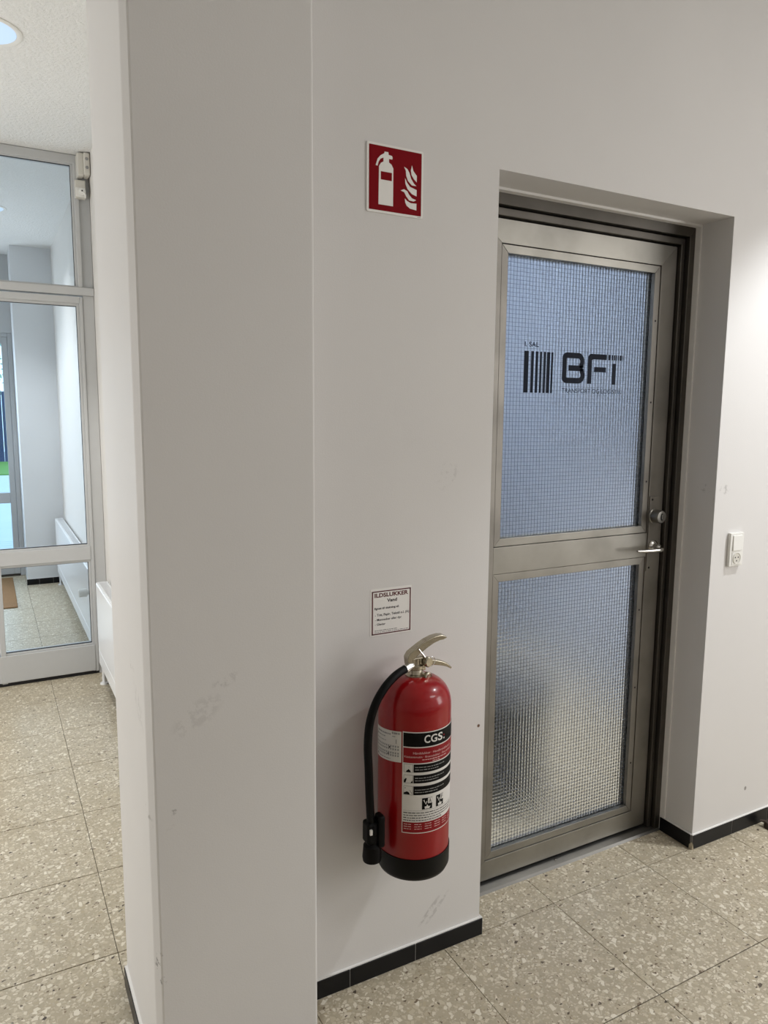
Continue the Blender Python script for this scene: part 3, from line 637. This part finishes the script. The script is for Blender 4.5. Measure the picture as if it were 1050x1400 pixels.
# ------------------------------------------------------------------ glazed partition across the hall
PY = 2.86
win = empty('window_1', (0, PY, 2.2), kind='structure', label='grey framed transom window over the glazed hall door')
def bar(name, par, x0, x1, z0, z1, y0=PY, y1=PY+.06, m='grey_paint', bv=.003): return MB().box(x0, x1, y0, y1, z0, z1).build(name, M[m], par, bevel=bv)
PX0 = -1.15
bar('frame_rail', win, PX0, .535, 2.872, CEIL-.002)
bar('frame_rail', win, PX0, .579, 2.180, 2.222, PY-.012)
bar('frame_post', win, .520, .579, 2.222, CEIL-.002, PY+.004, PY+.07, 'grey_paint_dark')
bar('frame_post', win, .4985, .522, 2.222, 2.875, PY-.006)
bar('frame_post', win, .486, .500, 2.222, 2.872, PY+.012)
bar('glazing_bead', win, PX0, .490, 2.866, 2.876, PY+.012); bar('glazing_bead', win, PX0, .490, 2.222, 2.232, PY+.012)
bar('post_left', win, PX0-.05, PX0+.03, 0, CEIL-.002)
gk = MB(); gk.box(.4835, .4865, PY+.018, PY+.03, 2.232, 2.866); gk.box(PX0+.03, .4865, PY+.018, PY+.03, 2.8635, 2.8665); gk.build('gasket', M['gasket'], win)
MB().box(PX0, .4865, PY+.024, PY+.030, 2.231, 2.867).build('glass_pane', M['clear'], win)
d2 = empty('door_2', (.25, PY, 0), kind='structure', label='grey framed glass hall door with middle rail')
bar('frame_post', d2, .519, .579, 0, 2.180, PY+.006, PY+.07)
bar('stile', d2, .500, .518, .016, 2.170)
bar('stile', d2, .4855, .5005, .016, 2.170, PY+.008)
bar('top_rail', d2, -.50, .500, 2.136, 2.172, PY-.003); bar('glazing_bead', d2, -.45, .490, 2.122, 2.138, PY+.008)
bar('middle_rail', d2, -.50, .500, .690, .768, PY-.003); bar('glazing_bead', d2, -.45, .490, .766, .780, PY+.008); bar('glazing_bead', d2, .02, .490, .676, .691, PY+.008)
bar('bottom_rail', d2, -.003, .500, .022, .178, PY-.003); bar('glazing_bead', d2, .02, .490, .177, .190, PY+.006)
bar('stile', d2, .006, .034, .016, .690); bar('stile', d2, -.55, -.48, .016, 2.172)
bar('panel_frame', d2, -.48, .003, .022, .69, PY+.004)
gk = MB()
for z0, z1, x0 in ((.779, 2.1225, -.48), (.189, .677, .033)):
    gk.box(.483, .4862, PY+.014, PY+.028, z0, z1); gk.box(x0, .4862, PY+.014, PY+.028, z0, z0+.004); gk.box(x0, .4862, PY+.014, PY+.028, z1-.003, z1)
gk.build('gasket', M['gasket'], d2)
MB().box(-.48, .4858, PY+.022, PY+.028, .780, 2.122).build('glass_pane', M['clear'], d2)
MB().box(.033, .4858, PY+.022, PY+.028, .190, .676).build('glass_pane', M['clear'], d2)
MB().box(PX0, .579, PY+.010, PY+.07, 0, .017).build('threshold', M['gasket'], d2)
MB().box(PX0+.03, -.555, PY+.010, PY+.06, 0.017, 2.18).build('side_panel', M['grey_paint'], d2)

bx = thing('door_sensor', (.545, PY, 2.80), 'cream two-part box with grey buttons at the top corner of the glass partition', 'control box')
MB().box(.514, .547, PY-.075, PY+.004, 2.797, 2.914).build('box_base', M['cream_plastic'], bx, bevel=.006)
MB().box(.545, .577, PY-.088, PY+.004, 2.800, 2.916).build('box_cover', M['cream_plastic'], bx, bevel=.008)
for z in (2.882, 2.838): MB().lathe([(.0085, 0), (.0085, .002), (.006, .003)], (.561, PY-.0875, z), (0, -1, 0), 16).build('button', M['grey_plastic'], bx, smooth=True)
ky = thing('key_switch', (.53, PY, 2.69), 'small white key switch below the cream box on the glass partition frame', 'key switch')
MB().box(.502, .555, PY-.040, PY+.004, 2.690, 2.782).build('switch_plate', M['cream_plastic'], ky, bevel=.004)
MB().box(.504, .553, PY-.044, PY-.038, 2.694, 2.742).build('switch_front', M['white_plastic'], ky, bevel=.004)
kc = MB().lathe([(.017, 0), (.017, .016), (.014, .018), (0, .018)], (.536, PY-.044, 2.720), (0, -1, 0), 20).build('key_barrel', M['white_plastic'], ky, smooth=True)
MB().lathe([(.004, 0), (.004, .001)], (.534, PY-.0622, 2.722), (0, -1, 0), 10).build('keyhole', M['hole'], kc)
MB().tube([(.540, PY-.060, 2.715), (.549, PY-.070, 2.70), (.549, PY-.068, 2.685)], [.006, .005, .003], 8).build('turn_lever', M['white_plastic'], ky, smooth=True)

# ------------------------------------------------------------------ radiators
def radiator(y0, y1, label, valve, zt=.585):
    r_ = thing('radiator', (.54, (y0+y1)/2, 0), label, 'radiator')
    xa, xb = .500, .572
    MB().box(xa, xa+.014, y0, y1, .115, zt).build('front_panel', M['radiator'], r_, bevel=.006, seg=3)
    MB().box(xb-.012, xb, y0, y1, .125, zt-.01).build('rear_panel', M['radiator'], r_, bevel=.003)
    MB().box(xa+.004, xb-.002, y0+.001, y0+.012, .125, zt+.004).build('side_cover', M['radiator'], r_, bevel=.003)
    MB().box(xa+.004, xb-.002, y1-.012, y1-.001, .125, zt+.004).build('side_cover', M['radiator'], r_, bevel=.003)
    MB().prism([(xa-.0015, .200), (xa+.002, .206), (xa+.002, .194)], y0+.004, y1-.004).build('front_crease', M['radiator'], r_)
    gr = MB(); k = y0+.012
    while k < y1-.02: gr.box(xa+.012, xb-.012, k, k+.010, zt-.006, zt+.003); k += .018
    gr.box(xa+.010, xa+.016, y0, y1, zt-.008, zt+.004); gr.box(xb-.018, xb-.010, y0, y1, zt-.008, zt+.004)
    gr.build('top_grille', M['radiator'], r_, kind='stuff')
    for yy in (y0+.05, y1-.03):
        p_ = MB().lathe([(.0105, .008), (.0105, .14)], (xa+.020, yy, 0), (0, 0, 1), 14).build('leg', M['radiator'], r_, smooth=True)
        MB().lathe([(.024, 0), (.022, .008), (.012, .010)], (xa+.020, yy, 0), (0, 0, 1), 18).build('foot', M['radiator'], p_, smooth=True)
    if valve:
        vv = MB().lathe([(.020, 0), (.025, .004), (.025, .045), (.020, .05), (.014, .052), (.012, .075)], (.440, y0-.02, .455), (1, 0, 0), 20).build('thermostat', M['white_plastic'], r_, smooth=True)
        MB().tube([(.510, y0-.02, .455), (.545, y0-.02, .455), (.545, y0+.02, .455)], .010, 12).build('valve_pipe', M['chrome'], vv, smooth=True)
        MB().tube([(.545, y0-.02, .455), (.545, y0-.02, .02)], .007, 10).build('supply_pipe', M['radiator'], vv, smooth=True)
radiator(.75, 2.70, 'white panel radiator on the hall wall in front of the glass partition', False)
radiator(3.06, 5.42, 'white panel radiator with thermostat valve behind the glass door', True, .595)

# ------------------------------------------------------------------ downlights
def downlight(x, y, label):
    d_ = thing('downlight', (x, y, CEIL), label, 'ceiling light', )
    MB().lathe([(.128, 0), (.128, -.003), (.122, -.006), (.108, -.004), (.106, .002)], (x, y, CEIL), (0, 0, 1), 40).build('trim_ring', M['white_plastic'], d_, smooth=True)
    MB().lathe([(.107, -.001), (.085, -.0006), (0, -.0004)], (x, y, CEIL-.002), (0, 0, 1), 40).build('lamp_glass', M['lamp'], d_, smooth=True)
downlight(.079, 1.595, 'round white downlight in the hall ceiling, upper left corner')
downlight(.092, 4.285, 'round white downlight in the vestibule ceiling behind the transom glass')

# ------------------------------------------------------------------ vestibule and entrance door
mt = thing('doormat', (-.45, 5.2, 0), 'brown coir doormat on the vestibule floor behind the glass door', 'doormat')
MB().box(-1.05, .150, 4.70, 5.86, .0005, .010).build('coir_pad', M['coir'], mt, bevel=.003)
d3 = empty('door_3', (-.3, 5.98, 0), kind='structure', label='grey framed glass entrance door at the back of the vestibule')
def b3(name, x0, x1, z0, z1, y0=5.96, y1=6.03, m='grey_paint_dark'): return MB().box(x0, x1, y0, y1, z0, z1).build(name, M[m], d3, bevel=.004)
b3('frame_post', .222, .261, 0, 2.236, 5.955, 6.05); b3('stile', .172, .220, .02, 2.20); b3('top_rail', -1.0, .172, 2.14, 2.20); b3('middle_rail', -1.0, .172, .690, .785); b3('bottom_rail', -1.0, .172, .02, .18)
b3('frame_head', -1.2, .222, 2.20, 2.236, 5.955, 6.05); b3('stile', -1.08, -1.0, .02, 2.20); b3('frame_post', -1.2, -1.09, 0, 2.2, 5.955, 6.05)
b3('threshold', -1.2, .222, 0, .02, 5.955, 6.05, 'steel_dark')
MB().box(-1.0, .172, 5.99, 5.996, .785, 2.14).build('glass_pane', M['clear2'], d3); MB().box(-1.0, .172, 5.99, 5.996, .18, .69).build('glass_pane', M['clear2'], d3)
for k in range(7): b3('header_rib', -1.15+k*.2, -1.142+k*.2, 2.28, 2.90, 5.942, 5.955)
# outdoors, glimpsed through the entrance door
struct('floor_outdoor', MB().box(-12, 12, 6.1, 30, -.12, -.05), M['paving'])
dk = thing('terrace_deck', (-.5, 7, -.05), 'pale plank terrace just outside the entrance door', 'deck')
for k in range(14): MB().box(-3, 2, 6.2+k*.145, 6.2+k*.145+.135, -.05, -.01).build('plank', M['paving'], dk, bevel=.004)
lw = MB().box(-10, 8, 18.6, 23.5, -.05, -.02).build('lawn', M['grass'], None, kind='stuff', label='strip of bright green lawn seen through the entrance door', category='lawn')
fn = thing('board_fence', (0, 24, -.05), 'dark navy board fence beyond the lawn', 'fence')
for k in range(24): MB().box(-4+k*.25, -4+k*.25+.235, 24, 24.04, -.05, 2.1).build('fence_board', M['navy'], fn)
tr = thing('garden_tree', (-.3, 29, -.05), 'pale green tree rising behind the navy fence', 'tree')
MB().tube([(-.3, 29, -.05), (-.25, 29, 1.5), (-.3, 29.05, 3.0)], [.16, .12, .08], 10).build('trunk', M['bark'], tr, smooth=True)
lf = MB()
for k in range(900):
    a = random.uniform(0, 2*PI); h = random.gauss(0, .55); rr_ = abs(random.gauss(0, 1.0))
    c = Vector((-.3+rr_*math.cos(a), 29+rr_*math.sin(a), 3.4+h)); u = Vector((random.gauss(0, 1), random.gauss(0, 1), random.gauss(0, 1))).normalized()*.13; q = u.orthogonal().normalized()*.07
    lf.quad(tuple(c-u), tuple(c+q), tuple(c+u), tuple(c-q))
lf.build('foliage', M['leaf'], tr, kind='stuff')
